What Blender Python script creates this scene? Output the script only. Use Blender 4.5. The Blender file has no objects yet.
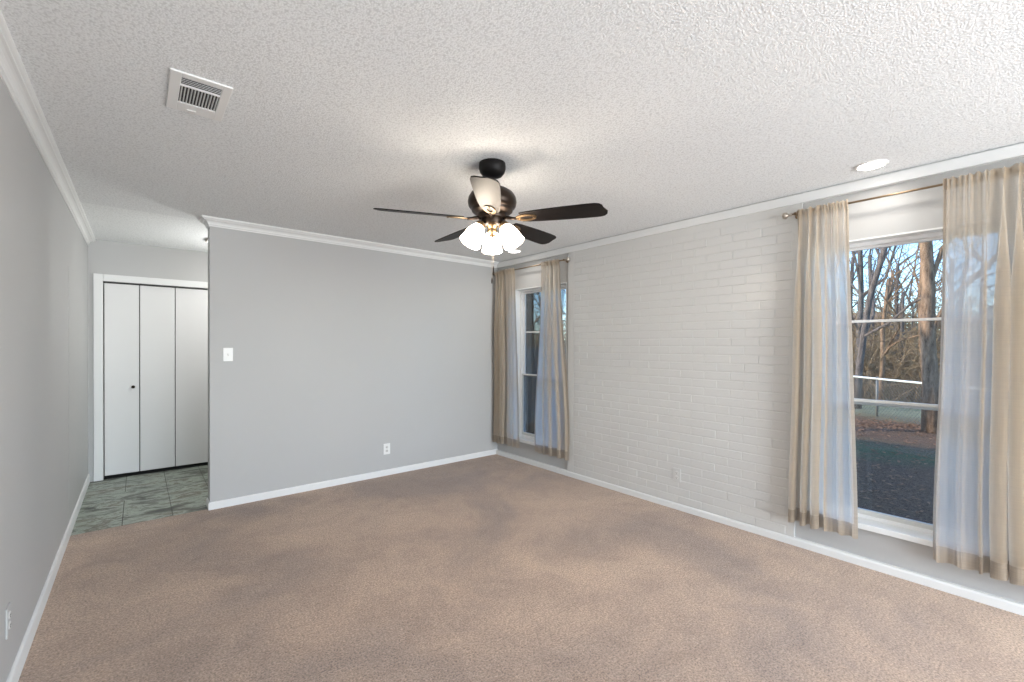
import bpy, bmesh, math, random
from mathutils import Vector, Matrix, Euler

C = bpy.context.scene.collection
SC = bpy.context.scene
PI = math.pi
R = math.radians

# ------------------------------------------------------------------ camera
F_PX, YAW, PITCH, ROLL, SY = 443.2444, 40.0702, -0.3233, 0.1843, 7.3468
CAM = Vector((0.3923, 0.0, 1.3804))
def cam_basis():
    y, p, r = R(YAW), R(PITCH), R(ROLL)
    fw = Vector((math.sin(y)*math.cos(p), math.cos(y)*math.cos(p), math.sin(p)))
    rt = Vector((math.cos(y), -math.sin(y), 0)); up = rt.cross(fw)
    return fw, rt*math.cos(r)+up*math.sin(r), -rt*math.sin(r)+up*math.cos(r)
fw, rt, up = cam_basis()
cd = bpy.data.cameras.new('camera'); cam = bpy.data.objects.new('camera', cd); C.objects.link(cam)
cam.matrix_world = Matrix(((rt.x, up.x, -fw.x, CAM.x), (rt.y, up.y, -fw.y, CAM.y), (rt.z, up.z, -fw.z, CAM.z), (0, 0, 0, 1)))
cd.sensor_width = 36; cd.lens = F_PX*36/1024; cd.shift_y = SY/1024; cd.clip_start = 0.02; cd.clip_end = 400
SC.camera = cam

# ------------------------------------------------------------------ view, world, sun, lamps
SC.view_settings.view_transform = 'Standard'; SC.view_settings.look = 'None'
SC.view_settings.gamma = 1.0; SC.view_settings.use_curve_mapping = False
SC.view_settings.exposure = 0.92
SUN_AZ = Vector((-0.62, 0.78, 0)).normalized(); SUN_EL = R(19)
wd = bpy.data.worlds.new('sky'); SC.world = wd; wd.use_nodes = True
nt = wd.node_tree; bgn = nt.nodes['Background']
sky = nt.nodes.new('ShaderNodeTexSky'); sky.sky_type = 'NISHITA'; sky.sun_disc = False
sky.sun_elevation = SUN_EL; sky.sun_rotation = math.atan2(SUN_AZ.x, SUN_AZ.y)
sky.air_density = 1.0; sky.dust_density = 0.3; sky.ozone_density = 3.0
tint = nt.nodes.new('ShaderNodeMix'); tint.data_type = 'RGBA'; tint.blend_type = 'MULTIPLY'; tint.inputs[0].default_value = 1.0
tint.inputs[7].default_value = (0.84, 0.97, 1.12, 1); nt.links.new(sky.outputs[0], tint.inputs[6])
nt.links.new(tint.outputs[2], bgn.inputs[0]); bgn.inputs[1].default_value = 0.33
sd = bpy.data.lights.new('sun', 'SUN'); sd.energy = 4.0; sd.angle = R(0.8); sd.color = (1.0, 0.80, 0.60)
so = bpy.data.objects.new('sun', sd); C.objects.link(so)
sdir = (SUN_AZ*math.cos(SUN_EL)+Vector((0, 0, math.sin(SUN_EL)))).normalized()
so.rotation_euler = sdir.to_track_quat('Z', 'Y').to_euler(); so.location = (0, 0, 12)
def area(name, loc, direction, sx, sy, power, col, shape='RECTANGLE', spread=180):
    l = bpy.data.lights.new(name, 'AREA'); l.shape = shape; l.size = sx
    if shape in ('RECTANGLE', 'ELLIPSE'): l.size_y = sy
    l.energy = power; l.color = col; l.spread = R(spread)
    o = bpy.data.objects.new(name, l); C.objects.link(o); o.location = loc
    o.rotation_euler = Vector(direction).to_track_quat('-Z', 'Y').to_euler(); return o
# cool fill light added behind the camera, set at an invented window
REAR_POWER, HALL_POWER, CAN_POWER, SHADE_EMIT = 150, 15, 1.0, 15.5
area('added_rear_fill', (2.25, -3.08, 1.25), (-0.08, 1, 0.03), 3.0, 2.0, REAR_POWER, (0.91, 0.955, 1.0))
SC.cycles.use_denoising = True
SC.cycles.max_bounces = 12; SC.cycles.diffuse_bounces = 6; SC.cycles.transparent_max_bounces = 16
SC.cycles.sample_clamp_indirect = 6

# ------------------------------------------------------------------ room measures (metres)
W, D, D2, H = 3.8819, 4.4575, 6.1263, 2.44
XP, YB, DB = 0.844, -3.0, 4.60
BE1, BE2 = 1.071, 3.227
GX = W+0.022                          # face of the grey panels that hold the windows
XO = W+0.20                           # outer face
WIN = {1: (3.262, 4.13), 2: (0.10, 1.0)}
WZ0, WZ1 = 0.235, 2.068

# ------------------------------------------------------------------ materials
def mat(name, col, rough=0.6, metal=0.0, spec=0.5):
    m = bpy.data.materials.new(name); m.use_nodes = True
    b = m.node_tree.nodes['Principled BSDF']
    b.inputs['Base Color'].default_value = (*col, 1); b.inputs['Roughness'].default_value = rough
    b.inputs['Metallic'].default_value = metal; b.inputs['Specular IOR Level'].default_value = spec
    return m
def N(m, t, **kw):
    n = m.node_tree.nodes.new(t)
    for k, v in kw.items():
        if k in n.inputs: n.inputs[k].default_value = v
        else: setattr(n, k, v)
    return n
def L(m, a, b): m.node_tree.links.new(a, b)
def bs(m): return m.node_tree.nodes['Principled BSDF']
def coord(m, scale=(1, 1, 1), rot=(0, 0, 0)):
    g = N(m, 'ShaderNodeNewGeometry'); mp = N(m, 'ShaderNodeMapping')
    mp.inputs['Scale'].default_value = scale; mp.inputs['Rotation'].default_value = rot
    L(m, g.outputs['Position'], mp.inputs[0]); return mp.outputs[0]
def ocoord(m, scale=(1, 1, 1)):
    g = N(m, 'ShaderNodeTexCoord'); mp = N(m, 'ShaderNodeMapping'); mp.inputs['Scale'].default_value = scale
    L(m, g.outputs['Object'], mp.inputs[0]); return mp.outputs[0]
def noise(m, vec, scale, detail=3, rough=0.5, dist=0):
    n = N(m, 'ShaderNodeTexNoise'); n.inputs['Scale'].default_value = scale; n.inputs['Detail'].default_value = detail
    n.inputs['Roughness'].default_value = rough; n.inputs['Distortion'].default_value = dist; L(m, vec, n.inputs['Vector']); return n.outputs['Fac']
def ramp(m, fac, stops):
    r = N(m, 'ShaderNodeValToRGB'); e = r.color_ramp.elements
    while len(e) < len(stops): e.new(0.5)
    for k, (p, c) in enumerate(stops):
        e[k].position = p; e[k].color = (*c, 1) if len(c) == 3 else c
    L(m, fac, r.inputs[0]); return r.outputs[0]
def mixc(m, fac, a, b, blend='MIX'):
    x = N(m, 'ShaderNodeMix', data_type='RGBA', blend_type=blend)
    for sock, v in ((x.inputs[0], fac), (x.inputs[6], a), (x.inputs[7], b)):
        if isinstance(v, bpy.types.NodeSocket): L(m, v, sock)
        else: sock.default_value = v if not isinstance(v, tuple) else (*v, 1)
    return x.outputs[2]
def math_(m, op, a, b=0.0, clamp=False):
    x = N(m, 'ShaderNodeMath', operation=op); x.use_clamp = clamp
    for sock, v in ((x.inputs[0], a), (x.inputs[1], b)):
        if isinstance(v, bpy.types.NodeSocket): L(m, v, sock)
        else: sock.default_value = v
    return x.outputs[0]
def bump(m, h, strength=0.3, dist=0.01, prev=None):
    b = N(m, 'ShaderNodeBump'); b.inputs['Strength'].default_value = strength; b.inputs['Distance'].default_value = dist
    L(m, h, b.inputs['Height'])
    if prev is not None: L(m, prev, b.inputs['Normal'])
    return b.outputs[0]

def paint(name, col, rough=0.55, tex=0.12, scale=220):
    m = mat(name, col, rough, spec=0.35); v = coord(m)
    big = noise(m, v, 1.3, 2)
    c = mixc(m, big, tuple(x*0.97 for x in col), tuple(min(1, x*1.03) for x in col)); L(m, c, bs(m).inputs['Base Color'])
    L(m, bump(m, noise(m, v, scale, 3), tex, 0.002), bs(m).inputs['Normal']); return m
M = {}
M['grey_paint'] = paint('grey wall paint', (0.462, 0.464, 0.460), 0.5)
M['white_trim'] = paint('white trim paint', (0.75, 0.76, 0.755), 0.5, 0.05)
M['brick_paint'] = paint('white painted brick', (0.63, 0.630, 0.615), 0.25, 0.5, 45)
M['door_paint'] = paint('white door paint', (0.72, 0.722, 0.72), 0.42, 0.05)
M['vinyl'] = paint('white window vinyl', (0.82, 0.82, 0.82), 0.35, 0.02)
M['alum'] = mat('greyish window rail', (0.62, 0.62, 0.60), 0.4)
M['plastic'] = mat('white plastic plate', (0.80, 0.80, 0.78), 0.35)
M['plastic_dim'] = mat('white plastic insert', (0.66, 0.65, 0.63), 0.4)
M['dark'] = mat('dark slot', (0.015, 0.015, 0.015), 0.8)
M['vent_paint'] = mat('white enamel vent', (0.78, 0.78, 0.77), 0.4)
M['vent_dark'] = mat('dark duct', (0.05, 0.05, 0.05), 0.8)
M['bronze'] = mat('oil rubbed bronze', (0.030, 0.020, 0.014), 0.34, 0.75)
M['bronze_warm'] = mat('brushed bronze', (0.30, 0.20, 0.11), 0.35, 0.9)
M['black_metal'] = mat('black canopy metal', (0.006, 0.005, 0.005), 0.5, 0.0, 0.2)
M['brass'] = mat('aged brass rod', (0.26, 0.19, 0.12), 0.35, 0.85)
M['silver'] = mat('brushed nickel', (0.48, 0.43, 0.37), 0.3, 0.9)

def popcorn(name, col, amt):
    m = mat(name, col, 0.9, spec=0.08); v = coord(m)
    vo = N(m, 'ShaderNodeTexVoronoi'); vo.inputs['Scale'].default_value = 130; vo.inputs['Randomness'].default_value = 1
    L(m, v, vo.inputs['Vector'])
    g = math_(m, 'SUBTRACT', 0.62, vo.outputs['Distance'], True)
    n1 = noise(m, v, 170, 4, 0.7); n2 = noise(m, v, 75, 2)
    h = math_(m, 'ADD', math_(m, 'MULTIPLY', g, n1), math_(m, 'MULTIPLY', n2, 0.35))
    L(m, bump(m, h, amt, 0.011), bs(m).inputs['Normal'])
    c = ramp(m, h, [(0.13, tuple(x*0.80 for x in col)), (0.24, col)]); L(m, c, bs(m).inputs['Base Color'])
    return m
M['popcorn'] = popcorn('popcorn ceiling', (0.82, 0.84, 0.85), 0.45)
M['hall_ceiling'] = popcorn('hall ceiling', (0.88, 0.90, 0.905), 0.15)

def carpet():
    m = mat('taupe cut pile carpet', (0.3, 0.25, 0.2), 0.95, spec=0.1); v = coord(m)
    big = noise(m, v, 0.9, 4, 0.55, 0.6); mid = noise(m, v, 3.2, 5, 0.65, 1.2); fine = noise(m, v, 110, 3, 0.75); f2 = noise(m, v, 38, 4, 0.7)
    a = ramp(m, big, [(0.36, (0.325, 0.242, 0.195)), (0.50, (0.415, 0.300, 0.226)), (0.66, (0.50, 0.365, 0.270))])
    k = ramp(m, mid, [(0.36, (0.90, 0.89, 0.89)), (0.52, (1, 1, 1)), (0.70, (1.07, 1.06, 1.04))])
    c = mixc(m, 1.0, a, k, 'MULTIPLY')
    s = ramp(m, fine, [(0.34, (0.35, 0.34, 0.34)), (0.5, (1.0, 1.0, 1.0)), (0.68, (1.6, 1.6, 1.58))])
    c = mixc(m, 0.8, c, s, 'MULTIPLY')
    s2 = ramp(m, f2, [(0.3, (0.82, 0.82, 0.82)), (0.7, (1.14, 1.14, 1.14))]); c = mixc(m, 0.8, c, s2, 'MULTIPLY')
    L(m, c, bs(m).inputs['Base Color'])
    h = math_(m, 'ADD', fine, math_(m, 'MULTIPLY', f2, 0.8))
    L(m, bump(m, h, 0.6, 0.008), bs(m).inputs['Normal'])
    bs(m).inputs['Sheen Weight'].default_value = 0.25; bs(m).inputs['Sheen Roughness'].default_value = 0.6
    return m
M['carpet'] = carpet()
def slate():
    m = mat('green grey slate tile', (0.2, 0.22, 0.2), 0.42, spec=0.4); v = coord(m, (1.7, 3.4, 1), (0, 0, R(20)))
    oi = N(m, 'ShaderNodeNewGeometry')
    a = noise(m, v, 1.6, 9, 0.74, 0.5); b = noise(m, v, 5, 5, 0.7, 0.6)
    c = ramp(m, a, [(0.36, (0.05, 0.058, 0.048)), (0.44, (0.13, 0.14, 0.115)), (0.52, (0.36, 0.41, 0.355)), (0.59, (0.12, 0.105, 0.072)), (0.66, (0.36, 0.39, 0.33))])
    d = ramp(m, b, [(0.3, (0.7, 0.7, 0.7)), (0.65, (1.15, 1.15, 1.15))])
    L(m, mixc(m, 0.8, c, d, 'MULTIPLY'), bs(m).inputs['Base Color'])
    L(m, bump(m, a, 0.25, 0.01), bs(m).inputs['Normal']); return m
M['slate'] = slate()
M['grout'] = mat('dark grey grout', (0.10, 0.10, 0.09), 0.9)
def wood_blade():
    m = mat('dark walnut blade', (0.02, 0.014, 0.012), 0.48, spec=0.2); v = ocoord(m, (3, 40, 40))
    n = noise(m, v, 2.0, 4, 0.6)
    L(m, ramp(m, n, [(0.3, (0.004, 0.0035, 0.0035)), (0.7, (0.013, 0.009, 0.008))]), bs(m).inputs['Base Color'])
    L(m, bump(m, n, 0.05, 0.002), bs(m).inputs['Normal']); return m
M['blade'] = wood_blade()
def emis(name, col, s):
    m = mat(name, (0.8, 0.8, 0.8), 0.4); b = bs(m)
    b.inputs['Emission Color'].default_value = (*col, 1); b.inputs['Emission Strength'].default_value = s; return m
M['shade'] = emis('lit frosted glass', (1.0, 0.86, 0.70), SHADE_EMIT)
M['can_lens'] = emis('lit downlight lens', (1.0, 0.97, 0.92), 9)
M['hall_lens'] = emis('lit hall lens', (1.0, 0.99, 0.95), 3)
def glass():
    m = bpy.data.materials.new('window glass'); m.use_nodes = True; t = m.node_tree; t.nodes.remove(t.nodes['Principled BSDF'])
    tr = N(m, 'ShaderNodeBsdfTransparent'); tr.inputs[0].default_value = (0.93, 0.95, 0.96, 1)
    gl = N(m, 'ShaderNodeBsdfGlossy'); gl.inputs['Roughness'].default_value = 0.02
    fr = N(m, 'ShaderNodeFresnel'); fr.inputs[0].default_value = 1.45; mx = N(m, 'ShaderNodeMixShader')
    L(m, math_(m, 'MULTIPLY', fr.outputs[0], 0.9), mx.inputs[0]); L(m, tr.outputs[0], mx.inputs[1]); L(m, gl.outputs[0], mx.inputs[2])
    L(m, mx.outputs[0], t.nodes['Material Output'].inputs[0]); return m
M['glass'] = glass()
def sheer(name, thin):
    m = bpy.data.materials.new(name); m.use_nodes = True; t = m.node_tree; t.nodes.remove(t.nodes['Principled BSDF'])
    v = coord(m, (6, 6, 260)); v2 = coord(m, (6, 300, 6))
    w = math_(m, 'ADD', noise(m, v, 1.0, 2), noise(m, v2, 1.0, 2))
    col = ramp(m, math_(m, 'MULTIPLY', w, 0.5), [(0.36, (0.40, 0.285, 0.17)), (0.64, (0.62, 0.465, 0.31))] if thin else [(0.36, (0.27, 0.215, 0.155)), (0.64, (0.42, 0.34, 0.26))])
    df = N(m, 'ShaderNodeBsdfDiffuse'); tl = N(m, 'ShaderNodeBsdfTranslucent'); tp = N(m, 'ShaderNodeBsdfTransparent')
    L(m, col, df.inputs[0]); tl.inputs[0].default_value = (0.90, 0.90, 0.88, 1)
    m1 = N(m, 'ShaderNodeMixShader'); m1.inputs[0].default_value = 0.72 if thin else 0.35
    m2 = N(m, 'ShaderNodeMixShader'); m2.inputs[0].default_value = 0.11 if thin else 0.02
    L(m, df.outputs[0], m1.inputs[1]); L(m, tl.outputs[0], m1.inputs[2])
    L(m, m1.outputs[0], m2.inputs[1]); L(m, tp.outputs[0], m2.inputs[2]); L(m, m2.outputs[0], t.nodes['Material Output'].inputs[0]); return m
M['sheer'] = sheer('sheer beige linen', True)
M['hem'] = sheer('doubled beige linen hem', False)
def bark(name, a, b):
    m = mat(name, a, 0.9, spec=0.1); v = ocoord(m, (1, 1, 0.25)); n = noise(m, v, 16, 6, 0.7)
    L(m, ramp(m, n, [(0.32, a), (0.66, b)]), bs(m).inputs['Base Color'])
    L(m, bump(m, n, 0.9, 0.05), bs(m).inputs['Normal']); return m
M['bark'] = bark('brown bark', (0.085, 0.055, 0.035), (0.34, 0.23, 0.15))
M['bark_grey'] = bark('grey bark', (0.05, 0.045, 0.045), (0.20, 0.17, 0.15))
M['twig'] = bark('tan twigs', (0.12, 0.085, 0.05), (0.34, 0.25, 0.15))
M['wire'] = mat('dull fence wire', (0.16, 0.17, 0.16), 0.6, 0.2)
M['galv'] = mat('galvanized steel', (0.68, 0.74, 0.68), 0.45, 0.1)
def fencewood():
    m = mat('weathered fence wood', (0.15, 0.16, 0.16), 0.9); v = ocoord(m, (6, 6, 0.7)); n = noise(m, v, 3, 4)
    L(m, ramp(m, n, [(0.3, (0.10, 0.11, 0.115)), (0.7, (0.24, 0.25, 0.25))]), bs(m).inputs['Base Color']); return m
M['fencewood'] = fencewood()
M['litter'] = bark('dry leaves', (0.18, 0.09, 0.05), (0.45, 0.26, 0.15))
M['stucco'] = paint('brown house siding', (0.22, 0.15, 0.11), 0.8)
M['roof'] = paint('grey shingles', (0.20, 0.19, 0.19), 0.9)
def ground():
    m = mat('winter yard ground', (0.08, 0.07, 0.07), 0.95, spec=0.1); v = coord(m)
    sep = N(m, 'ShaderNodeSeparateXYZ'); L(m, v, sep.inputs[0])
    n = noise(m, v, 7, 6, 0.7); n2 = noise(m, v, 38, 4, 0.7); wob = noise(m, v, 0.7, 3)
    soil = ramp(m, n2, [(0.30, (0.066, 0.040, 0.026)), (0.55, (0.170, 0.106, 0.066)), (0.78, (0.38, 0.25, 0.16))])
    grass = ramp(m, n2, [(0.3, (0.035, 0.065, 0.030)), (0.7, (0.12, 0.18, 0.085))])
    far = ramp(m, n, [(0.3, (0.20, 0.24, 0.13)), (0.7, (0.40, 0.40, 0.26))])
    x = math_(m, 'ADD', sep.outputs[0], math_(m, 'MULTIPLY', wob, 2.2))
    band = math_(m, 'SUBTRACT', 1.0, math_(m, 'ABSOLUTE', math_(m, 'DIVIDE', math_(m, 'SUBTRACT', x, 10.6), 1.0)), True)
    g = math_(m, 'MULTIPLY', band, math_(m, 'GREATER_THAN', n, 0.42))
    c = mixc(m, math_(m, 'MULTIPLY', g, 0.8), soil, grass)
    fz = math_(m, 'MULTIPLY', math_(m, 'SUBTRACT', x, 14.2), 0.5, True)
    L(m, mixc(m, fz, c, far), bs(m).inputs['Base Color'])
    L(m, bump(m, n2, 0.8, 0.05), bs(m).inputs['Normal']); return m
M['ground'] = ground()
M['road'] = paint('pale concrete', (0.55, 0.54, 0.52), 0.9)

# ------------------------------------------------------------------ mesh helpers
def box(bm, x0, x1, y0, y1, z0, z1, bev=0.0, mx=None):
    vs = [bm.verts.new((x, y, z)) for x in (x0, x1) for y in (y0, y1) for z in (z0, z1)]
    fs = [(0, 1, 3, 2), (4, 6, 7, 5), (0, 4, 5, 1), (2, 3, 7, 6), (0, 2, 6, 4), (1, 5, 7, 3)]
    faces = [bm.faces.new([vs[i] for i in f]) for f in fs]
    if bev > 0:
        es = list({e for f in faces for e in f.edges})
        r = bmesh.ops.bevel(bm, geom=es, offset=bev, segments=2, affect='EDGES', profile=0.5)
        vs = [v for v in vs if v.is_valid]+[v for v in r['verts']]
        vs = list(set(vs))
    if mx is not None: bmesh.ops.transform(bm, matrix=mx, verts=vs)
    return vs
def lathe(bm, prof, seg=32, mx=None, cap0=True, cap1=True):
    rings = []
    for r, z in prof:
        rings.append([bm.verts.new((r*math.cos(2*PI*k/seg), r*math.sin(2*PI*k/seg), z)) for k in range(seg)])
    for a, b in zip(rings, rings[1:]):
        for k in range(seg): bm.faces.new((a[k], a[(k+1) % seg], b[(k+1) % seg], b[k]))
    if cap0: bm.faces.new(rings[0][::-1])
    if cap1: bm.faces.new(rings[-1])
    vs = [v for rg in rings for v in rg]
    if mx is not None: bmesh.ops.transform(bm, matrix=mx, verts=vs)
    return vs
def tube(bm, pts, rad, seg=8, cap=True):
    pts = [Vector(p) for p in pts]; n = len(pts)
    if not hasattr(rad, '__len__'): rad = [rad]*n
    rings = []; t0 = (pts[1]-pts[0]).normalized()
    a = t0.cross(Vector((0, 0, 1)))
    if a.length < 1e-3: a = Vector((1, 0, 0))
    a.normalize()
    for i, p in enumerate(pts):
        t = (pts[min(i+1, n-1)]-pts[max(i-1, 0)]).normalized()
        a = (a-t*a.dot(t)).normalized(); b = t.cross(a)
        rings.append([bm.verts.new(p+(a*math.cos(2*PI*k/seg)+b*math.sin(2*PI*k/seg))*rad[i]) for k in range(seg)])
    for r0, r1 in zip(rings, rings[1:]):
        for k in range(seg): bm.faces.new((r0[k], r0[(k+1) % seg], r1[(k+1) % seg], r1[k]))
    if cap: bm.faces.new(rings[0][::-1]); bm.faces.new(rings[-1])
def sweep(bm, path, prof, side=1):
    """path: xy points, prof: (offset into the room, z); mitred corners"""
    P = [Vector((p[0], p[1])) for p in path]; n = len(P); nor = []
    for i in range(n-1):
        d = (P[i+1]-P[i]).normalized(); nor.append(Vector((-d.y, d.x))*side)
    rings = []
    for i in range(n):
        if i == 0: m = nor[0]
        elif i == n-1: m = nor[-1]
        else:
            m = nor[i-1]+nor[i]; m = m/(m.dot(nor[i]))
        rings.append([bm.verts.new((P[i].x+m.x*o, P[i].y+m.y*o, z)) for o, z in prof])
    k = len(prof)
    for a, b in zip(rings, rings[1:]):
        for j in range(k): bm.faces.new((a[j], a[(j+1) % k], b[(j+1) % k], b[j]))
    bm.faces.new(rings[0][::-1]); bm.faces.new(rings[-1])
def obj(name, bm, m, parent=None, smooth=False, loc=None, rot=None):
    bmesh.ops.recalc_face_normals(bm, faces=bm.faces)
    me = bpy.data.meshes.new(name); bm.to_mesh(me); bm.free(); me.materials.append(m)
    if smooth:
        for p in me.polygons: p.use_smooth = True
    o = bpy.data.objects.new(name, me); C.objects.link(o)
    if loc: o.location = loc
    if rot: o.rotation_euler = rot
    if parent is not None: o.parent = parent
    return o
def smooth_by_angle(o, ang=40):
    me = o.data
    for p in me.polygons: p.use_smooth = True
    bm = bmesh.new(); bm.from_mesh(me)
    for e in bm.edges:
        if len(e.link_faces) == 2 and e.calc_face_angle(0) > R(ang): e.smooth = False
    bm.to_mesh(me); bm.free(); return o
def empty(name, loc=(0, 0, 0), rz=0):
    o = bpy.data.objects.new(name, None); C.objects.link(o); o.location = loc; o.rotation_euler = (0, 0, rz); o.empty_display_size = 0.1; return o
def tag(o, label=None, cat=None, group=None, kind=None):
    if label: o['label'] = label
    if cat: o['category'] = cat
    if group: o['group'] = group
    if kind: o['kind'] = kind
    return o
def struct(name, bm, m, label=None, parent=None):
    o = obj(name, bm, m, parent)
    if parent is None: tag(o, label, None, None, 'structure')
    return o
def B(*boxes, bev=0.0):
    bm = bmesh.new()
    for b in boxes: box(bm, *b, bev=bev)
    return bm

# ------------------------------------------------------------------ room shell
struct('floor_carpet', B((-0.001, W+0.03, YB, 4.49, -0.06, 0.0)), M['carpet'], 'taupe carpet floor of the room')
struct('wall_left', B((-0.15, 0, YB-0.15, D2+0.95, -0.3, H+0.1)), M['grey_paint'], 'grey painted wall left of the room')
struct('wall_partition', B((XP, XO, D, DB, -0.06, H)), M['grey_paint'], 'grey partition wall with light switch between room and hall')
# rear wall, unseen behind the camera, with an opening added for the fill light
struct('wall_rear', B((0, 0.45, YB-0.15, YB, -0.06, H), (3.45, XO, YB-0.15, YB, -0.06, H), (0.45, 3.45, YB-0.15, YB, -0.06, 0.25), (0.45, 3.45, YB-0.15, YB, 2.25, H)), M['grey_paint'], 'grey rear wall')
# right-hand wall: recessed grey panels round the windows
def panel(y0, y1, win):
    a, b = WIN[win]
    return [(GX, XO, y0, a, -0.3, H), (GX, XO, b, y1, -0.3, H), (GX, XO, a, b, -0.3, WZ0), (GX, XO, a, b, WZ1, H)]
wr = bmesh.new()
for b_ in panel(YB-0.15, BE1+0.05, 2)+panel(BE2-0.03, DB, 1): box(wr, *b_)
struct('wall_right', wr, M['grey_paint'], 'grey panels below and around the two windows')
# painted brick between the windows; the near edge stands a little out of plumb
bk = bmesh.new()
def lean(z): return -0.034*(z-1.3)/2.2        # near edge shift along y (upper end nearer the camera side)
def slab(bm, x0, x1, z0, z1, y1):
    v = [bm.verts.new(p) for p in ((x0, BE1+lean(z0), z0), (x1, BE1+lean(z0), z0), (x1, y1, z0), (x0, y1, z0),
                                   (x0, BE1+lean(z1), z1), (x1, BE1+lean(z1), z1), (x1, y1, z1), (x0, y1, z1))]
    for f in ((0, 1, 2, 3), (4, 7, 6, 5), (0, 4, 5, 1), (1, 5, 6, 2), (2, 6, 7, 3), (3, 7, 4, 0)): bm.faces.new([v[i] for i in f])
slab(bk, W+0.003, XO, 0.0, H, BE2)
rnd = random.Random(4)
RH, BL = 0.0665, 0.2035
z = 0.052; row = 0
while z+RH < 2.372:
    y = BE1+0.052+lean(z)-(BL/2 if row % 2 else 0)
    ystart, yend = BE1+0.035+lean(z), BE2-0.085
    while y < yend:
        a, b = max(y, ystart)+0.003, min(y+BL, yend)-0.003
        if b-a > 0.02:
            dx = rnd.uniform(-0.0012, 0.0012); ta, tb = rnd.uniform(-0.0009, 0.0009), rnd.uniform(-0.0009, 0.0009)
            vs = box(bk, W+dx, W+0.008, a, b, z+0.0035, z+RH-0.0035, bev=0.0028)
            for v in vs:
                if v.co.x < W+0.004: v.co.x += ta*(v.co.y-(a+b)/2)/0.1+tb*(v.co.z-z-RH/2)/0.033
        y += BL
    z += RH; row += 1
# smooth strips at either end
slab2 = [(W+0.0005, W+0.01, BE2-0.083, BE2, 0.05, 2.372)]
for b_ in slab2: box(bk, *b_, bev=0.002)
st = struct('wall_brick', bk, M['brick_paint'], 'white painted brick wall between the two windows')

# ceilings
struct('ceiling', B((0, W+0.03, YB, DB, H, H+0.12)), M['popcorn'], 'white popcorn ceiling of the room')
struct('ceiling_hall', B((-0.1, 3.3, DB, D2+0.95, H, H+0.12)), M['hall_ceiling'], 'smooth white ceiling of the hall')
# hall end
struct('wall_hall', B((3.2, 3.35, DB, D2+0.9, -0.06, H)), M['grey_paint'], 'end wall of the hall')
CX0, CX1, CZ = 0.112, 1.318, 2.026
struct('wall_closet', B((0, CX0, D2, D2+0.12, -0.06, H), (CX1, 3.2, D2, D2+0.12, -0.06, H), (CX0, CX1, D2, D2+0.12, CZ, H)), M['grey_paint'], 'grey wall around the closet')
struct('wall_closet_inside', B((0, 1.6, D2+0.7, D2+0.8, -0.06, H), (1.5, 1.6, D2+0.12, D2+0.7, -0.06, H)), M['vent_dark'], 'dark back of the closet')
struct('floor_closet', B((0, 1.5, D2+0.022, D2+0.7, -0.05, 0.001)), M['vent_dark'], 'dark closet floor')
# tiled hall floor
fl = bmesh.new()
T0 = 4.49
g = 0.0022
rows_ = [(T0, 5.215, [-0.02, 0.29, 0.60, 0.905, 1.21, 1.52, 1.82, 2.13, 2.44, 2.75, 3.2]),
         (5.215, 5.52, [-0.02, 0.598, 0.905, 1.52, 1.82, 2.44, 3.2]),
         (5.52, 6.16, [-0.02, 0.29, 0.598, 0.905, 1.21, 1.52, 2.13, 2.75, 3.2]), (6.16, 6.5, [-0.02, 0.6, 1.52, 3.2])]
for y0, y1, xs in rows_:
    for a, b in zip(xs, xs[1:]): box(fl, a+g, b-g, y0+g*(y0 > T0), y1-g, -0.03, -0.002, bev=0.0012)
ft = struct('floor', fl, M['slate'], 'grey green slate tile floor of the hall')
gb = B((-0.02, 3.2, T0, D2+0.8, -0.06, -0.0055)); obj('grout', gb, M['grout'], ft)

# baseboards and crown mouldings
def base_prof(h): return [(0.0, 0.0), (0.012, 0.0), (0.012, h-0.012), (0.008, h-0.003), (0.004, h), (0.0, h)]
def bb(name, path, h, side, lab):
    bm = bmesh.new(); sweep(bm, path, base_prof(h), side); return struct(name, bm, M['white_trim'], lab)
bb('baseboard_left', [(0, YB), (0, D2)], 0.085, -1, 'white baseboard along the left wall')
bb('baseboard_partition', [(W+0.02, D), (XP, D), (XP, DB), (2.9, DB)], 0.062, 1, 'white baseboard along the partition wall')
bb('baseboard_right', [(W, YB), (W, D)], 0.052, 1, 'white baseboard along the brick wall')
struct('trim_9', B((W+0.0005, GX+0.004, YB, BE1+0.02, 0, 0.0515), (W+0.0005, GX+0.004, BE2, D, 0, 0.0515)), M['white_trim'], 'filler behind the baseboard under the windows')
def crown_prof(c=0.07, p=0.058):
    z0 = H-c
    pts = [(0.0, z0), (0.006, z0), (0.008, z0+0.010), (0.014, z0+0.013)]
    for k in range(6):
        a = k/5*PI/2; pts.append((0.014+0.030*(1-math.cos(a)), z0+0.013+0.032*math.sin(a)))
    pts += [(0.046, z0+0.050), (p-0.004, z0+0.054), (p, z0+0.058), (p, H), (0.0, H)]
    return pts
def cr(name, path, side, lab):
    bm = bmesh.new(); sweep(bm, path, crown_prof(), side); o = struct(name, bm, M['white_trim'], lab); return o
cr('trim_1', [(0, YB), (0, D2)], -1, 'white crown moulding along the left wall')
cr('trim_2', [(W, D), (XP, D), (XP, DB)], 1, 'white crown moulding along the partition wall')
# flat crown board of the window wall with a small bead
struct('trim_3', B((W-0.012, GX+0.002, YB, D, H-0.070, H-0.010), (W+0.006, GX+0.002, YB, D, H-0.010, H), bev=0.0), M['white_trim'], 'flat white crown board along the window wall')
struct('trim_4', B((0.0, 0.0012, 4.52, 4.545, 0.17, 1.95), bev=0.001), M['grey_paint'], 'thin vertical strip on the left wall')

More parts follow.
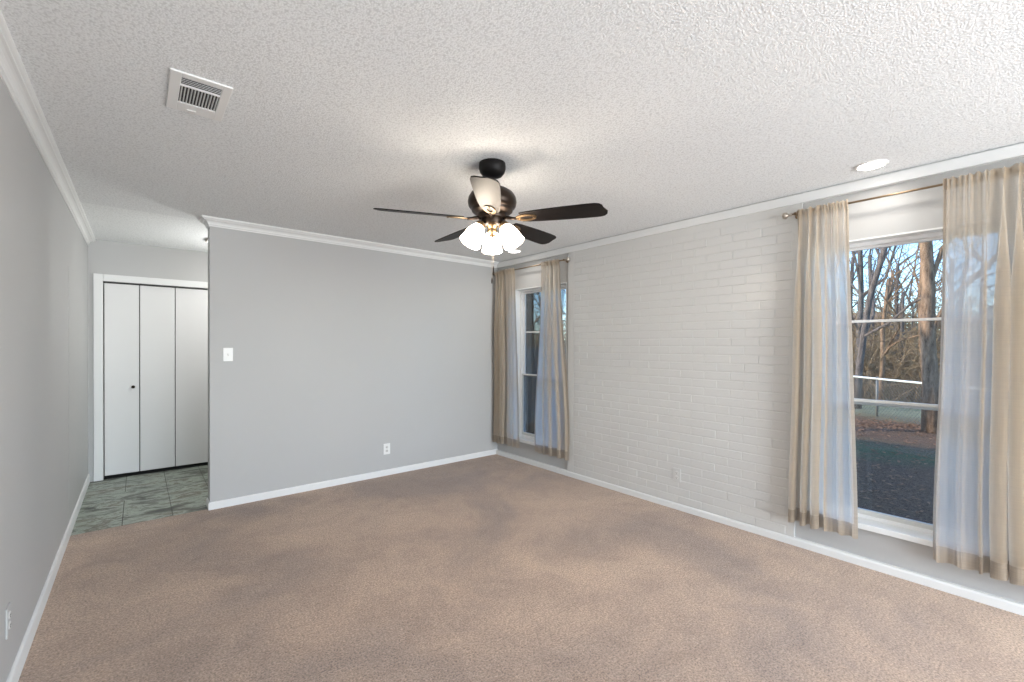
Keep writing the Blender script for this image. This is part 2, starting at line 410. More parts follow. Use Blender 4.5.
# ------------------------------------------------------------------ windows
def ring(bm, x0, x1, y0, y1, z0, z1, t, bev=0.002, tb=None):
    tb = tb or t
    box(bm, x0, x1, y0, y0+t, z0, z1, bev=bev); box(bm, x0, x1, y1-t, y1, z0, z1, bev=bev)
    box(bm, x0, x1, y0+t, y1-t, z0, z0+tb, bev=bev); box(bm, x0, x1, y0+t, y1-t, z1-t, z1, bev=bev)
def make_window(n, lab):
    y0, y1 = WIN[n]; z0, z1 = WZ0+0.035, WZ1
    r = empty('window_%d' % n, (GX, (y0+y1)/2, z0)); tag(r, lab, None, None, 'structure')
    def ch(name, bm, m):
        bmesh.ops.translate(bm, verts=bm.verts, vec=(-GX, -(y0+y1)/2, -z0)); return obj(name, bm, m, r)
    # jamb lining boards
    bm = bmesh.new()
    box(bm, GX-0.002, XO, y0, y0+0.012, z0, z1); box(bm, GX-0.002, XO, y1-0.012, y1, z0, z1); box(bm, GX-0.002, XO, y0+0.012, y1-0.012, z1-0.010, z1)
    ch('jamb', bm, M['white_trim'])
    bm = bmesh.new(); ring(bm, GX+0.085, GX+0.16, y0+0.012, y1-0.012, z0, z1-0.010, 0.022, tb=0.022); ch('window_frame', bm, M['vinyl'])
    ys0, ys1 = y0+0.034, y1-0.034; zm = 1.02
    bm = bmesh.new(); ring(bm, GX+0.125, GX+0.150, ys0, ys1, zm-0.018, z1-0.032, 0.016, tb=0.036)
    up_ = ch('upper_sash', bm, M['vinyl'])
    bm = bmesh.new(); box(bm, GX+0.127, GX+0.146, ys0+0.016, ys1-0.016, 1.541, 1.557, bev=0.002); m_ = ch('muntin', bm, M['vinyl'])
    bm = bmesh.new(); ring(bm, GX+0.092, GX+0.120, ys0, ys1, z0+0.022, zm+0.020, 0.018, tb=0.030); lo = ch('lower_sash', bm, M['alum'])
    bm = bmesh.new(); box(bm, GX+0.134, GX+0.137, ys0+0.010, ys1-0.010, zm+0.004, z1-0.040); ch('glass_pane', bm, M['glass'])
    bm = bmesh.new(); box(bm, GX+0.104, GX+0.107, ys0+0.012, ys1-0.012, z0+0.040, zm+0.004); ch('glass_pane', bm, M['glass'])
    bm = bmesh.new(); box(bm, GX+0.084, GX+0.092, (ys0+ys1)/2-0.02, (ys0+ys1)/2+0.02, zm+0.004, zm+0.018, bev=0.002); ch('latch', bm, M['alum'])
    bm = bmesh.new(); box(bm, GX-0.001, XO, y0, y1, WZ0-0.002, z0)
    box(bm, W-0.016, GX-0.001, y0-0.012, y1+0.02, WZ0, z0+0.0003, bev=0.003)
    ch('window_sill', bm, M['white_trim'])
    return r
make_window(1, 'tall double-hung window near the corner')
make_window(2, 'tall double-hung window at the right end of the wall')
# frame of the invented rear window, added for the fill light
bm = bmesh.new(); ring(bm, 0.0, 0.08, 0, 3.0, 0, 2.0, 0.05)
for k in (1, 2): box(bm, 0.02, 0.06, k-0.02, k+0.02, 0.05, 1.95)
o = obj('window_3', bm, M['vinyl'], loc=(3.45, YB-0.12, 0.25), rot=(0, 0, PI/2)); tag(o, 'wide unseen rear window frame added for the fill light', None, None, 'structure')

# ------------------------------------------------------------------ closet bifold door
tr_ = bmesh.new()
box(tr_, 0.040, CX0, D2-0.018, D2, 0.0, 2.096, bev=0.004)
box(tr_, CX1, CX1+0.072, D2-0.018, D2, 0.0, 2.096, bev=0.004)
box(tr_, CX0, CX1, D2-0.018, D2, CZ, 2.096, bev=0.004)
struct('trim_5', tr_, M['white_trim'], 'white casing around the closet door')
dr = empty('door_1', (CX0, D2, 0)); tag(dr, 'white four panel bifold closet door', None, None, 'structure')
xs = [0.004, 0.284, 0.586, 0.888, 1.202]
for k in range(4):
    bm = bmesh.new(); box(bm, xs[k]+0.0035, xs[k+1]-0.0035, 0.030, 0.062, 0.032, CZ-0.016, bev=0.003)
    p = obj('door_panel', bm, M['door_paint'], dr)
    if k in (0, 3):
        bm = bmesh.new(); lathe(bm, [(0.006, 0), (0.006, 0.016), (0.015, 0.020), (0.016, 0.027), (0.010, 0.033), (0.001, 0.034)], 20,
                                Matrix.Translation((0.232 if k == 0 else 0.97, 0.030, 0.935)) @ Matrix.Rotation(PI/2, 4, 'X'))
        kn = obj('door_knob', bm, M['bronze'], p, True); kn['label'] = 'small dark knob'
bm = bmesh.new(); box(bm, 0.0, 1.206, 0.028, 0.066, CZ-0.012, CZ); obj('track', bm, M['vent_dark'], dr)

# ------------------------------------------------------------------ light switch and outlets
def plate(name, mx, lab, cat, kind, group=None, w=0.07, h=0.115, m1='plastic', m2='plastic_dim'):
    """local: x across, z up, +y out of the wall"""
    r = empty(name); r.matrix_world = mx; tag(r, lab, cat, group)
    bm = bmesh.new(); box(bm, -w/2, w/2, 0, 0.006, -h/2, h/2, bev=0.0025); obj('wall_plate', bm, M[m1], r)
    if kind == 'switch':
        bm = bmesh.new(); box(bm, -0.005, 0.005, 0.0055, 0.0075, -0.012, 0.012); obj('toggle_slot', bm, M[m2], r)
        bm = bmesh.new(); box(bm, -0.0035, 0.0035, 0.006, 0.018, -0.004, 0.006, bev=0.001, mx=Matrix.Rotation(R(15), 4, 'X')); obj('toggle', bm, M['plastic'], r)
    else:
        for s in (-1, 1):
            bm = bmesh.new(); lathe(bm, [(0.0155, 0), (0.0155, 0.002), (0.014, 0.003)], 20, Matrix.Translation((0, 0.0055, s*0.0195)) @ Matrix.Rotation(-PI/2, 4, 'X'))
            rc = obj('receptacle', bm, M[m2], r)
            bm = bmesh.new(); box(bm, -0.0065, -0.0045, 0.0078, 0.0092, s*0.0195-0.003, s*0.0195+0.006); box(bm, 0.0045, 0.0065, 0.0078, 0.0092, s*0.0195-0.003, s*0.0195+0.006)
            box(bm, -0.002, 0.002, 0.0078, 0.0092, s*0.0195-0.010, s*0.0195-0.006); obj('slots', bm, M['dark'], rc)
    return r
def frame_at(loc, rz): return Matrix.Translation(loc) @ Matrix.Rotation(rz, 4, 'Z')
plate('light_switch', frame_at((0.973, D, 1.298), PI), 'white toggle light switch on the grey partition wall', 'light switch', 'switch', w=0.072, h=0.115)
plate('wall_outlet', frame_at((2.405, D, 0.281), PI), 'white duplex outlet low on the grey partition wall', 'outlet', 'outlet', w=0.075)
plate('wall_outlet', frame_at((W-0.0005, 1.969, 0.290), PI/2), 'outlet painted over on the white brick wall', 'outlet', 'outlet', w=0.07, m1='brick_paint', m2='plastic_dim')
plate('wall_outlet', frame_at((0, 2.565, 0.31), -PI/2), 'grey painted outlet low on the left wall', 'outlet', 'outlet', m1='grey_paint')

# ------------------------------------------------------------------ ceiling register
vx0, vx1, vy0, vy1 = 0.484, 0.690, 2.138, 2.488
vr = empty('ceiling_vent', ((vx0+vx1)/2, (vy0+vy1)/2, H)); tag(vr, 'white metal air register with dark louvres on the ceiling', 'vent')
def vch(name, bm, m, parent=None):
    if parent is None:
        bmesh.ops.translate(bm, verts=bm.verts, vec=(-(vx0+vx1)/2, -(vy0+vy1)/2, -H)); return obj(name, bm, m, vr)
ix0, ix1, iy0, iym, iy1 = 0.522, 0.656, 2.172, 2.243, 2.402
bm = bmesh.new(); zt, zb = H-0.001, H-0.009
box(bm, vx0, ix0, vy0, vy1, zb, zt, bev=0.003); box(bm, ix1, vx1, vy0, vy1, zb, zt, bev=0.003)
box(bm, ix0-0.002, ix1+0.002, vy0, iy0, zb, zt, bev=0.003); box(bm, ix0-0.002, ix1+0.002, iy1, vy1, zb, zt, bev=0.003)
box(bm, ix0-0.002, ix1+0.002, iym-0.004, iym+0.004, zb, zt, bev=0.001); vch('frame', bm, M['vent_paint'])
vch('duct_back', B((ix0-0.004, ix1+0.004, iy0-0.004, iy1+0.004, H-0.003, H-0.001)), M['vent_dark'])
n = 12
for k in range(n):
    x = ix0+(k+0.5)/n*(ix1-ix0); bm = bmesh.new()
    box(bm, -0.0026, 0.0026, iym+0.004, iy1, -0.0008, 0.0008, mx=Matrix.Translation((x, 0, H-0.006)) @ Matrix.Rotation(R(55), 4, 'Y'))
    vch('slat', bm, M['vent_paint'])
for k in range(5):
    y = iy0+(k+0.5)/5*(iym-0.004-iy0); bm = bmesh.new()
    box(bm, ix0, ix1, -0.0045, 0.0045, -0.0006, 0.0006, mx=Matrix.Translation((0, y, H-0.006)) @ Matrix.Rotation(R(24), 4, 'X'))
    vch('slat', bm, M['vent_paint'])
vch('lever', B((0.555, 0.590, 2.452, 2.458, H-0.013, H-0.008), bev=0.001), M['plastic_dim'])

# ------------------------------------------------------------------ recessed downlight and hall light
def downlight(x, y, lab):
    cl = empty('recessed_downlight', (x, y, H)); tag(cl, lab, 'ceiling light', 'recessed downlights')
    bm = bmesh.new(); lathe(bm, [(0.078, 0), (0.078, -0.005), (0.070, -0.008), (0.064, -0.006), (0.064, 0)], 40, cap0=False, cap1=False); obj('trim_ring', bm, M['plastic'], cl, True)
    bm = bmesh.new(); lathe(bm, [(0.066, -0.001), (0.066, -0.0055), (0.03, -0.007), (0.001, -0.0075)], 40); obj('lens', bm, M['can_lens'], cl, True)
    area('downlight_lamp', (x, y, H-0.012), (0, 0, -1), 0.12, 0.12, CAN_POWER, (1.0, 0.94, 0.86), 'DISK', 150)
downlight(3.655, 0.635, 'round lit downlight in the ceiling above the large right window')
downlight(3.60, 3.78, 'round lit downlight in the ceiling beyond the fan, near the far corner')
hl = empty('hall_ceiling_light', (1.06, 5.38, H)); tag(hl, 'flush ceiling light in the hall, mostly behind the partition edge', 'ceiling light')
bm = bmesh.new(); lathe(bm, [(0.16, 0), (0.16, -0.018), (0.15, -0.022), (0.14, -0.02), (0.14, 0)], 40, cap0=False, cap1=False); obj('base', bm, M['silver'], hl, True)
bm = bmesh.new(); lathe(bm, [(0.145, -0.004), (0.145, -0.020), (0.13, -0.045), (0.08, -0.065), (0.001, -0.072)], 40); obj('diffuser', bm, M['hall_lens'], hl, True)
hp = bpy.data.lights.new('hall_lamp', 'POINT'); hp.energy = HALL_POWER; hp.color = (1.0, 0.985, 0.95); hp.shadow_soft_size = 0.10
ho = bpy.data.objects.new('hall_lamp', hp); C.objects.link(ho); ho.location = (1.45, 5.25, 1.95)

# ------------------------------------------------------------------ ceiling fan
FX, FY, FZ, FR, FPHI = 1.9657, 2.0535, 2.1138, 0.66, R(-130.63)
fan = empty('ceiling_fan', (FX, FY, H)); tag(fan, 'dark bronze five blade ceiling fan with three lit glass shades', 'ceiling fan')
def fz(z): return z-H
bm = bmesh.new(); lathe(bm, [(0.076, fz(H)), (0.078, fz(2.425)), (0.078, fz(2.410)), (0.072, fz(2.388)), (0.058, fz(2.370)), (0.035, fz(2.361)), (0.018, fz(2.358))], 48)
smooth_by_angle(obj('canopy', bm, M['black_metal'], fan), 50)
bm = bmesh.new(); lathe(bm, [(0.0125, fz(2.352)), (0.0125, fz(2.29))], 20); obj('downrod', bm, M['black_metal'], fan, True)
bm = bmesh.new(); lathe(bm, [(0.020, fz(2.318)), (0.034, fz(2.312)), (0.050, fz(2.298)), (0.090, fz(2.286)), (0.122, fz(2.266)), (0.138, fz(2.240)), (0.142, fz(2.215)), (0.138, fz(2.192)), (0.130, fz(2.180)),
                             (0.122, fz(2.174)), (0.118, fz(2.160)), (0.100, fz(2.146)), (0.080, fz(2.138))], 64)
smooth_by_angle(obj('motor_housing', bm, M['bronze'], fan), 35)
bm = bmesh.new(); lathe(bm, [(0.086, fz(2.140)), (0.088, fz(2.130)), (0.084, fz(2.118)), (0.066, fz(2.114)), (0.066, fz(2.092)), (0.060, fz(2.082)), (0.040, fz(2.076))], 48)
smooth_by_angle(obj('switch_housing', bm, M['bronze'], fan), 35)
# light fitter: centre cup and finial
bm = bmesh.new(); lathe(bm, [(0.040, fz(2.078)), (0.030, fz(2.070)), (0.024, fz(2.060)), (0.026, fz(2.050)), (0.026, fz(2.030)), (0.020, fz(2.020)), (0.010, fz(2.014)), (0.003, fz(2.010))], 32)
fit = smooth_by_angle(obj('light_fitter', bm, M['bronze_warm'], fan), 40)
def blade_outline():
    top = [(0.175, 0.046), (0.22, 0.054), (0.30, 0.061), (0.42, 0.067), (0.54, 0.070), (0.615, 0.069), (0.640, 0.062), (0.655, 0.045), (0.660, 0.02)]
    bot = [(x, -y) for x, y in top]; bot = [(x-(0.018 if x > 0.6 else 0), y) for x, y in bot]
    return top+bot[::-1]
def blade_mesh():
    bm = bmesh.new(); pts = blade_outline(); t = 0.003
    a = [bm.verts.new((x, y, t)) for x, y in pts]; b = [bm.verts.new((x, y, -t)) for x, y in pts]
    bm.faces.new(a); bm.faces.new(b[::-1]); n = len(pts)
    for i in range(n): bm.faces.new((a[i], b[i], b[(i+1) % n], a[(i+1) % n]))
    return bm
def iron_mesh():
    bm = bmesh.new()
    # oval ring under the blade root, with an open eye, and an arm to the hub
    def oval(cx, a, b, n=28): return [(cx+a*math.cos(2*PI*k/n), b*math.sin(2*PI*k/n)) for k in range(n)]
    o, i_ = oval(0.205, 0.062, 0.034), oval(0.212, 0.040, 0.018); z0, z1 = -0.0035, -0.0085; n = len(o)
    V = [[bm.verts.new((x, y, zz)) for x, y in s] for s in (o, i_) for zz in (z0, z1)]
    for k in range(n):
        j = (k+1) % n
        bm.faces.new((V[0][k], V[0][j], V[2][j], V[2][k])); bm.faces.new((V[1][j], V[1][k], V[3][k], V[3][j]))
        bm.faces.new((V[0][j], V[0][k], V[1][k], V[1][j])); bm.faces.new((V[2][k], V[2][j], V[3][j], V[3][k]))
    return bm
tilt = Matrix.Rotation(R(-13), 4, 'X')
for k in range(5):
    a = FPHI+k*2*PI/5; RZ = Matrix.Rotation(a, 4, 'Z')
    mx = Matrix.Translation((0, 0, FZ-H)) @ RZ @ tilt
    b = obj('blade', blade_mesh(), M['blade'], fan); b.matrix_local = mx
    ir = obj('blade_iron', iron_mesh(), M['bronze_warm'], fan); ir.matrix_local = mx
    bm = bmesh.new(); tube(bm, [(0.070, 0, 0.004), (0.10, 0, 0.002), (0.125, 0, -0.004), (0.150, 0, -0.006)], [0.013, 0.011, 0.009, 0.008], 10)
    ar = obj('iron_arm', bm, M['bronze'], ir, True)
    for sx in (0.158, 0.258):
        bm = bmesh.new(); lathe(bm, [(0.004, -0.0084), (0.004, -0.011), (0.002, -0.012)], 10, Matrix.Translation((sx, 0, 0))); obj('screw', bm, M['bronze'], ir, True)
view_az = math.atan2(FY-CAM.y, FX-CAM.x)
for k in range(3):
    az = view_az+k*2*PI/3; RZ = Matrix.Rotation(az, 4, 'Z')
    # arm
    bm = bmesh.new(); tube(bm, [(0.030, 0, fz(2.085)), (0.050, 0, fz(2.092)), (0.066, 0, fz(2.088)), (0.078, 0, fz(2.076))], 0.008, 10)
    ax = Matrix.Translation((0.072, 0, fz(2.082))) @ Matrix.Rotation(R(180-31), 4, 'Y')   # local +z points out and down
    lathe(bm, [(0.010, -0.004), (0.026, 0.002), (0.030, 0.012), (0.030, 0.024), (0.027, 0.026)], 24, ax)
    bmesh.ops.transform(bm, matrix=RZ, verts=bm.verts); arm = smooth_by_angle(obj('shade_holder', bm, M['bronze_warm'], fan), 40)
    bm = bmesh.new()
    prof = [(0.026, 0.020), (0.034, 0.030), (0.045, 0.052), (0.053, 0.080), (0.057, 0.108), (0.059, 0.128), (0.063, 0.140), (0.060, 0.140), (0.055, 0.128), (0.052, 0.108), (0.048, 0.080), (0.040, 0.054), (0.030, 0.034), (0.022, 0.026)]
    lathe(bm, prof, 36, ax, False, False); bmesh.ops.transform(bm, matrix=RZ, verts=bm.verts)
    sh = obj('glass_shade', bm, M['shade'], fan, True); sh['label'] = 'glowing frosted white bell shade'
    bm = bmesh.new(); lathe(bm, [(0.012, 0.026), (0.014, 0.045), (0.026, 0.070), (0.030, 0.088), (0.024, 0.108), (0.001, 0.118)], 20, ax)
    bmesh.ops.transform(bm, matrix=RZ, verts=bm.verts); obj('bulb', bm, M['shade'], sh, True)
side = Matrix.Rotation(view_az, 4, 'Z')
for (dx, dy, zt, z1, z0) in ((0.03, -0.008, 2.075, 1.850, 1.795), (0.0, 0.0, 2.012, 1.778, 1.742)):
    bm = bmesh.new(); tube(bm, [side @ Vector((dx, dy, fz(zt))), side @ Vector((dx, dy, fz(z1)))], 0.0012, 6)
    ch = obj('pull_chain', bm, M['silver'], fan)
    bm = bmesh.new(); lathe(bm, [(0.0015, fz(z1)), (0.0035, fz(z1-0.01)), (0.0045, fz(z0+0.01)), (0.002, fz(z0))], 12, Matrix.Translation(side @ Vector((dx, dy, 0)))); obj('fob', bm, M['bronze'], ch, True)

# ------------------------------------------------------------------ curtain rods
RX, RZ_ = W-0.060, 2.288
def rod(name, y0, y1, ends, lab, zoff=0.0):
    r = empty(name, (RX, y0, RZ_+zoff)); tag(r, lab, 'curtain rod', 'curtain rods over the windows')
    L_ = y1-y0
    bm = bmesh.new(); tube(bm, [(0, 0, 0), (0, L_, 0)], 0.0065, 14); obj('pole', bm, M['brass'], r, True)
    for e in ends:
        y = L_ if e > 0 else 0; s = e
        mx = Matrix.Translation((0, y, 0)) @ Matrix.Rotation(-PI/2*s, 4, 'X')
        bm = bmesh.new(); lathe(bm, [(0.0065, -0.01), (0.011, -0.008), (0.011, 0.006), (0.008, 0.010), (0.010, 0.016), (0.020, 0.024), (0.023, 0.034), (0.021, 0.044), (0.012, 0.050), (0.001, 0.052)], 24, mx)
        obj('finial', bm, M['silver'], r, True)
        yb = y-s*0.028
        bm = bmesh.new(); tube(bm, [(0, yb, -0.002), (0.03, yb, -0.006), (W-RX-0.004, yb, -0.006)], 0.0045, 8)
        tube(bm, [(0, yb, -0.009), (0.0, yb+0.0001, 0.009)], 0.010, 12)
        lathe(bm, [(0.018, 0), (0.018, 0.004), (0.012, 0.006)], 20, Matrix.Translation((W-RX-0.001, yb, -0.006)) @ Matrix.Rotation(-PI/2, 4, 'Y'))
        obj('bracket', bm, M['brass'], r, True)
    return r
rod('curtain_rod', -0.30, 1.105, (1, -1), 'thin brass curtain rod with round finial over the near right window')
rod('curtain_rod', 3.205, 4.405, (1, -1), 'thin brass curtain rod over the far corner window')

# ------------------------------------------------------------------ curtains
def curtain(name, top, bot, dens, lab, group, seed, zb=0.19, ztop=2.308, nf=7):
    """top/bot: (y start, y end) ; dens(s) 0 flat .. 1 heavy folds"""
    rd = random.Random(seed); NS, NT = 300, 70
    ph = [rd.uniform(0, 2*PI) for _ in range(6)]
    r = empty(name, (RX, (bot[0]+bot[1])/2, zb)); tag(r, lab, 'curtain', group)
    def P(s, t, off=0.0):
        """t: 0 top .. 1 bottom"""
        z = ztop+(zb-ztop)*t
        k = min(1, t/0.9); e = k*k*(3-2*k)
        ya = top[0]+(bot[0]-top[0])*e; yb = top[1]+(bot[1]-top[1])*e
        d = dens(s)
        warp = s+0.020*math.sin(2*PI*1.7*s+ph[0])+0.010*math.sin(2*PI*3.1*s+ph[1])*t
        w = 2*PI*nf*warp
        big = min(1, 0.25+t*2.2)
        A = (0.004+0.030*d*big)*(1-0.25*math.sin(3*t+ph[2])); Bf = (0.003+4.2/(2*PI*nf)*abs(top[1]-top[0])*d*min(1, 0.5+t*2))
        sm = math.exp(-t*16)
        hi = 0.0065*math.sin(2*PI*nf*2.7*s+ph[3]+2*math.sin(9*s))*(sm+0.18)
        near_rod = math.exp(-((z-RZ_)/0.014)**2)
        x = A*math.cos(w)*(1-0.55*near_rod)+hi+0.006*math.sin(5*t+4*s+ph[4])*t
        sgn = 1 if yb > ya else -1
        y = ya+(yb-ya)*s+sgn*Bf*math.sin(w)*(0.35+0.65*min(1, t*3))+0.007*math.sin(7*t+ph[5]+3*s)*t
        if z > RZ_+0.010: z += 0.006*math.sin(2*PI*nf*2*s+ph[1])
        return Vector((x+off-0.004-0.014*math.exp(-((z-RZ_)/0.030)**2), y-(bot[0]+bot[1])/2, z-zb+0.006*math.sin(w)*t*(t > 0.97)))
    def grid(ss, ts, off, m, nm, par):
        bm = bmesh.new(); V = [[bm.verts.new(P(s, t, off)) for s in ss] for t in ts]
        for i in range(len(ts)-1):
            for j in range(len(ss)-1): bm.faces.new((V[i][j], V[i+1][j], V[i+1][j+1], V[i][j+1]))
        return obj(nm, bm, m, par, True)
    ss = [i/NS for i in range(NS+1)]
    th = 1-0.088/(ztop-zb)
    ts = [(i/NT)**1.25*th for i in range(NT+1)]
    grid(ss, ts, 0, M['sheer'], 'sheer_cloth', r)
    hb = grid(ss, [th+(1-th)*i/5 for i in range(6)], 0, M['hem'], 'bottom_hem', r); hb['label'] = 'doubled beige hem band at the bottom'
    tp = 0.058/(ztop-zb)
    grid(ss, [tp*i/6 for i in range(7)], -0.0022, M['sheer'], 'rod_pocket', r)
    for a, b in ((0, 0.035), (0.965, 1.0)):
        grid([a+(b-a)*i/8 for i in range(9)], ts, -0.0018, M['hem'], 'side_hem', r)
    return r
def bumpf(s, a, b, w=0.08):
    f = lambda x: max(0, min(1, x))
    k = f((s-a)/w)*f((b-s)/w); return k*k*(3-2*k)
curtain('sheer_curtain', (1.068, 0.778), (1.105, 0.722), lambda s: 0.08+0.92*bumpf(s, -0.2, 0.60, 0.15),
        'beige sheer curtain panel beside the white brick, on the near window', 'sheer curtains on the near window', 3, zb=0.185, nf=6)
curtain('sheer_curtain', (0.350, -0.22), (0.378, -0.26), lambda s: 0.10+0.90*bumpf(s, 0.26, 1.2, 0.12),
        'beige sheer curtain panel cut by the right edge of the photo', 'sheer curtains on the near window', 8, zb=0.18, ztop=2.312, nf=9)
curtain('sheer_curtain', (4.400, 4.030), (4.430, 3.945), lambda s: 0.10+0.90*bumpf(s, -0.2, 0.62, 0.15),
        'beige sheer curtain panel in the corner of the room', 'sheer curtains on the corner window', 5, zb=0.175, nf=6)
curtain('sheer_curtain', (3.575, 3.285), (3.665, 3.150), lambda s: 0.10+0.90*bumpf(s, 0.26, 0.92, 0.10),
        'beige sheer curtain panel on the corner window, at the edge of the white brick', 'sheer curtains on the corner window', 12, zb=0.185, nf=5)

# ------------------------------------------------------------------ outside
GZ = -0.28
gm = bmesh.new(); box(gm, XO, 120, -90, 110, GZ-0.3, GZ); struct('ground', gm, M['ground'], 'bare winter yard with a green strip of grass')
struct('roof_slab', B((-3.5, XO+0.55, YB-0.5, D2+4.0, H+0.2, H+0.42)), M['roof'], 'roof over the room')
struct('path', B((34, 39, -60, 90, GZ, GZ+0.02)), M['road'], 'pale street beyond the yard')

def tree(name, base, height, rad, seed, m, depth=5, spread=0.5, lean_=(0, 0), fork=None, kids=(2, 3), seg=5, nb=4):
    rd = random.Random(seed); trunk = bmesh.new(); crown = bmesh.new(); cnt = [0]
    def grow(p, d, length, r, lvl):
        n = 5 if lvl == 0 else (4 if lvl < 3 else 3); pts = [p]; rs = [r]; q = p.copy(); dd = d.copy()
        for i in range(n):
            dd = (dd+Vector((rd.gauss(0, 1), rd.gauss(0, 1), rd.gauss(0, 0.7)))*(0.05 if lvl == 0 else 0.32)).normalized()
            q = q+dd*length/n; pts.append(q.copy()); rs.append(r*(1-(0.35 if lvl == 0 else 0.6)*(i+1)/n))
        if lvl == 0: rs[0] = r*1.25
        tube(trunk if lvl == 0 else crown, pts, rs, 12 if lvl == 0 else (6 if lvl < 3 else 3), cap=lvl < 2)
        cnt[0] += 1
        if lvl >= depth: return
        k = rd.randint(*kids)+(nb if lvl == 0 else 0)
        for j in range(k):
            f = rd.uniform(0.35 if lvl == 0 else 0.15, 1.0) if j else 1.0
            i = min(n, max(1, int(round(f*n)))); src = pts[i]; rr = rs[i]
            axis = Vector((rd.gauss(0, 1), rd.gauss(0, 1), rd.gauss(0, 0.45))).normalized()
            nd = (dd*(1-spread)+axis*spread*1.1+Vector((0, 0, 0.12))).normalized()
            grow(src, nd, length*rd.uniform(0.5, 0.80), rr*rd.uniform(0.38, 0.62), lvl+1)
    base = Vector(base)
    grow(Vector((0, 0, -0.05)), Vector((lean_[0], lean_[1], 1)).normalized(), height*0.5, rad, 0)
    r = empty(name, base)
    obj('trunk', trunk, m, r, True); obj('branches', crown, m, r, False)
    return r
t = tree('big_tree', (12.25, 1.33, GZ), 9.5, 0.135, 21, M['bark'], 6, 0.5, (0.0, -0.03)); tag(t, 'thick brown tree trunk standing right in the near window view', 'tree')
t = tree('slender_tree', (15.2, 3.15, GZ), 10, 0.085, 33, M['bark_grey'], 5, 0.5, (0, -0.02)); tag(t, 'slender dark tree at the left of the near window view', 'tree')
t = tree('yard_tree', (7.3, 7.55, GZ), 9, 0.14, 14, M['bark'], 5, 0.45); tag(t, 'brown tree trunk close outside the corner window', 'tree')
TL = 'bare winter tree in the tangle beyond the yard'
rt_ = random.Random(77)
spots = [(18, 2.2), (19, 4.8), (20.5, 1.0), (22, 3.4), (24, 6.0), (17, 0.4), (26, 2.0), (23, -1.0), (27, 4.6), (30, 7.5), (11.5, 12.5), (14, 12), (12, 16), (17, 15), (20, 20), (16, 19), (22, 9), (29, 0.5), (31, 3), (13, -3), (16.5, 2.9), (21, 3.9), (25, 3.2), (19.5, 2.9), (28, 2.4), (23.5, 5.0), (33, 6.2), (36, 3.5), (21.5, 0.2), (32, 4.9), (26, 7.0), (18.2, 3.7)]
src = [tree('bare_tree', (0, 0, 0), 9.0, 0.078, 100+i, M['bark_grey' if i % 2 else 'bark'], 6, 0.52, kids=(2, 4)) for i in range(4)]
def copy_tree(o, parent=None):
    c = o.copy(); C.objects.link(c); c.parent = parent
    for ch in list(o.children): copy_tree(ch, c)
    return c
for i, (x, y) in enumerate(spots):
    o = src[i] if i < 4 else copy_tree(src[i % 4])
    o.location = (x, y, GZ); o.rotation_euler = (0, 0, rt_.uniform(0, 6.28)); s = rt_.uniform(0.75, 1.25); o.scale = (s, s, s)
    tag(o, TL, 'tree', 'bare trees beyond the yard')
# thickets of thin stems
def thicket(seed, n=150):
    rd = random.Random(seed); bm = bmesh.new()
    for _ in range(n):
        x, y = rd.gauss(0, 0.55), rd.gauss(0, 0.8); d = Vector((rd.gauss(0, 0.35), rd.gauss(0, 0.35), 1)).normalized()
        h = rd.uniform(0.7, 2.6); p = Vector((x, y, 0)); pts = [p]; rs = [0.012]
        for i in range(6):
            d = (d+Vector((rd.gauss(0, .28), rd.gauss(0, .28), rd.gauss(-0.05, .18)))).normalized(); p = p+d*h/6; pts.append(p); rs.append(0.012*(1-i/7))
        tube(bm, pts, rs, 3, False)
        for j in range(4):
            k = rd.randint(1, 5); q = pts[k]; e = Vector((rd.gauss(0, 1), rd.gauss(0, 1), rd.gauss(0.2, .6))).normalized(); pp = [q]
            for i in range(3):
                e = (e+Vector((rd.gauss(0, .3), rd.gauss(0, .3), rd.gauss(0, .3)))).normalized(); q = q+e*rd.uniform(.1, .25); pp.append(q)
            tube(bm, pp, [0.007, 0.005, 0.004, 0.002], 3, False)
    return bm
ts_ = [obj('thicket', thicket(200+i), M['twig']) for i in range(3)]
sp2 = [(19.4, 3.2), (20.2, 2.2), (19.8, 4.6), (18.8, 1.2), (15.6, -0.4), (18.6, 2.9), (18.8, 3.9), (18.4, 1.8), (20.5, 4.4), (10.2, 10.6), (11.6, 11.4), (13.2, 12.2), (12.6, 10.4), (21.5, 2.6), (24, 4.4), (26, 2.6), (24, 1.6), (28, 5.4), (30, 3.4), (27, 3.8), (31, 6.0), (14.5, 14.5), (16, 16.5), (18, 17.5), (17.5, 14.5), (20, 18.5), (15, 17.5)]
for i, (x, y) in enumerate(sp2):
    if i < 3: o = ts_[i]
    else: o = ts_[i % 3].copy(); C.objects.link(o)
    o.location = (x, y, GZ); o.rotation_euler = (0, 0, rt_.uniform(0, 6.28)); s = rt_.uniform(0.8, 1.35)*(1.8 if i > 13 else 1.0); o.scale = (s, s, s)
    tag(o, 'tangled leafless bush beyond the chain-link fence', 'bush', 'leafless bushes beyond the fence')

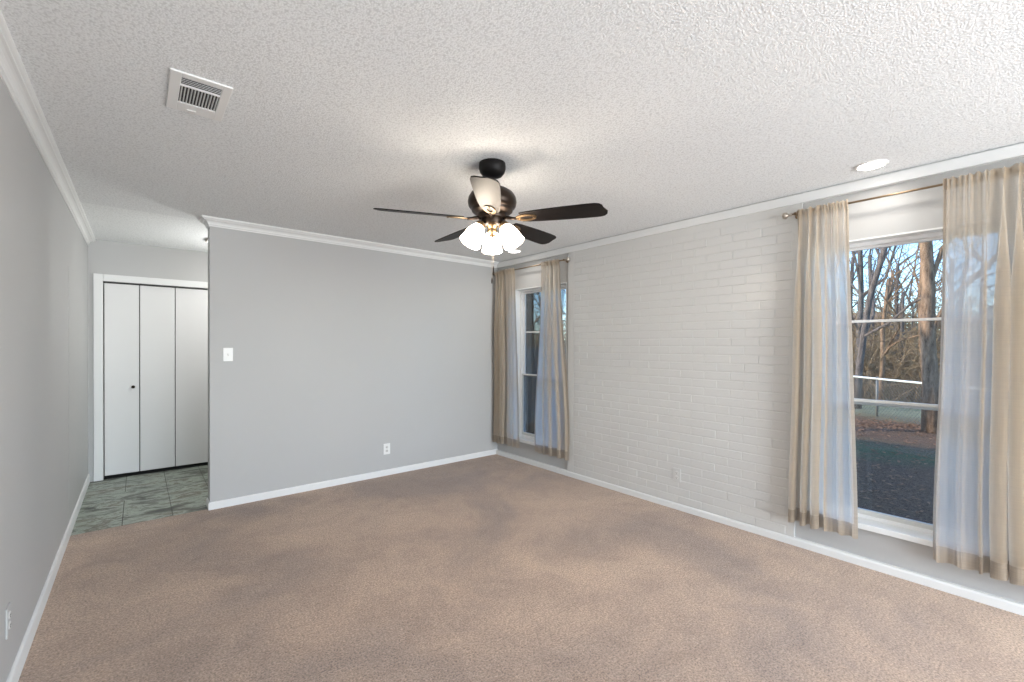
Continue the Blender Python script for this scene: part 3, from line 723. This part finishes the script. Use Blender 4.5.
# chain-link fence
p0, p1 = Vector((10.2, -1.33, GZ)), Vector((19.5, 8.22, GZ)); fl_ = (p1-p0).length; ang = math.atan2(p1.y-p0.y, p1.x-p0.x)
cf = empty('chain_link_fence', p0, ang); tag(cf, 'low chain-link fence crossing the yard behind the thick tree', 'fence')
bm = bmesh.new(); tube(bm, [(0, 0, 0.90), (fl_, 0, 0.90)], 0.024, 8); obj('top_rail', bm, M['galv'], cf, True)
for k in range(6):
    bm = bmesh.new(); tube(bm, [(k*fl_/5, 0, 0), (k*fl_/5, 0, 0.95)], 0.026, 8); obj('post', bm, M['wire'], cf, True)
bm = bmesh.new(); st_ = 0.09; nn = int(fl_/st_)
for k in range(-10, nn):
    for s in (1, -1):
        x0 = k*st_; a = [Vector((x0 if s > 0 else x0+0.88, 0.006*s, 0.02)), Vector((x0+0.88 if s > 0 else x0, 0.006*s, 0.90))]
        if min(a[0].x, a[1].x) < 0 or max(a[0].x, a[1].x) > fl_: continue
        tube(bm, a, 0.0035, 3, False)
obj('wire_mesh', bm, M['wire'], cf)
# weathered privacy fence
pf = empty('wooden_fence', (4.6, 6.9, GZ)); tag(pf, 'grey wooden privacy fence outside the corner window', 'fence')
bm = bmesh.new(); rd = random.Random(9); x = 0
while x < 9: box(bm, x, x+0.135, rd.uniform(-0.004, 0.004), 0.02, 0.02, 1.62+rd.uniform(-0.01, 0.01), bev=0.003); x += 0.145
obj('boards', bm, M['fencewood'], pf)
for zz in (0.35, 1.35): obj('rail', B((0, 9, 0.02, 0.06, zz, zz+0.09)), M['fencewood'], pf)
for k in range(4): obj('post', B((k*2.9, k*2.9+0.09, 0.06, 0.15, 0, 1.6)), M['fencewood'], pf)
# leaf litter
bm = bmesh.new(); rd = random.Random(31)
for _ in range(2600):
    if rd.random() < 0.45: x, y = rd.gauss(12.6, 0.5), rd.uniform(-0.5, 3.6)
    else: x, y = rd.uniform(5.2, 13.5), rd.uniform(-1.5, 3.5)
    s = rd.uniform(0.02, 0.045); a = rd.uniform(0, 6.28); tz = rd.uniform(-0.35, 0.35)
    pts = [(s*1.2, 0), (0.2*s, 0.6*s), (-s, 0.1*s), (-0.1*s, -0.6*s)]
    vs = [bm.verts.new((x+px*math.cos(a)-py*math.sin(a), y+px*math.sin(a)+py*math.cos(a), GZ+0.016+tz*px+0.3*abs(py))) for px, py in pts]
    bm.faces.new(vs)
tag(obj('dry_leaves', bm, M['litter']), 'scattered dry brown leaves on the yard', 'leaves', None, 'stuff')
# distant house
nh = empty('neighbouring_house', (44, 14.5, GZ)); tag(nh, 'brown house far behind the bare trees', 'house')
obj('walls', B((0, 7, -6, 4, 0, 2.7)), M['stucco'], nh)
bm = bmesh.new(); v = [bm.verts.new(p) for p in ((-0.6, -6.6, 2.6), (7.6, -6.6, 2.6), (7.6, 4.6, 2.6), (-0.6, 4.6, 2.6), (3.5, -6.6, 4.6), (3.5, 4.6, 4.6))]
for f in ((0, 4, 5, 3), (1, 2, 5, 4), (0, 1, 4), (3, 5, 2), (0, 3, 2, 1)): bm.faces.new([v[i] for i in f])
obj('roof', bm, M['stucco'], nh)
for yy in (-4, 0.5): obj('window', B((-0.03, 0, yy, yy+1.2, 1.0, 2.1)), M['vinyl'], nh)
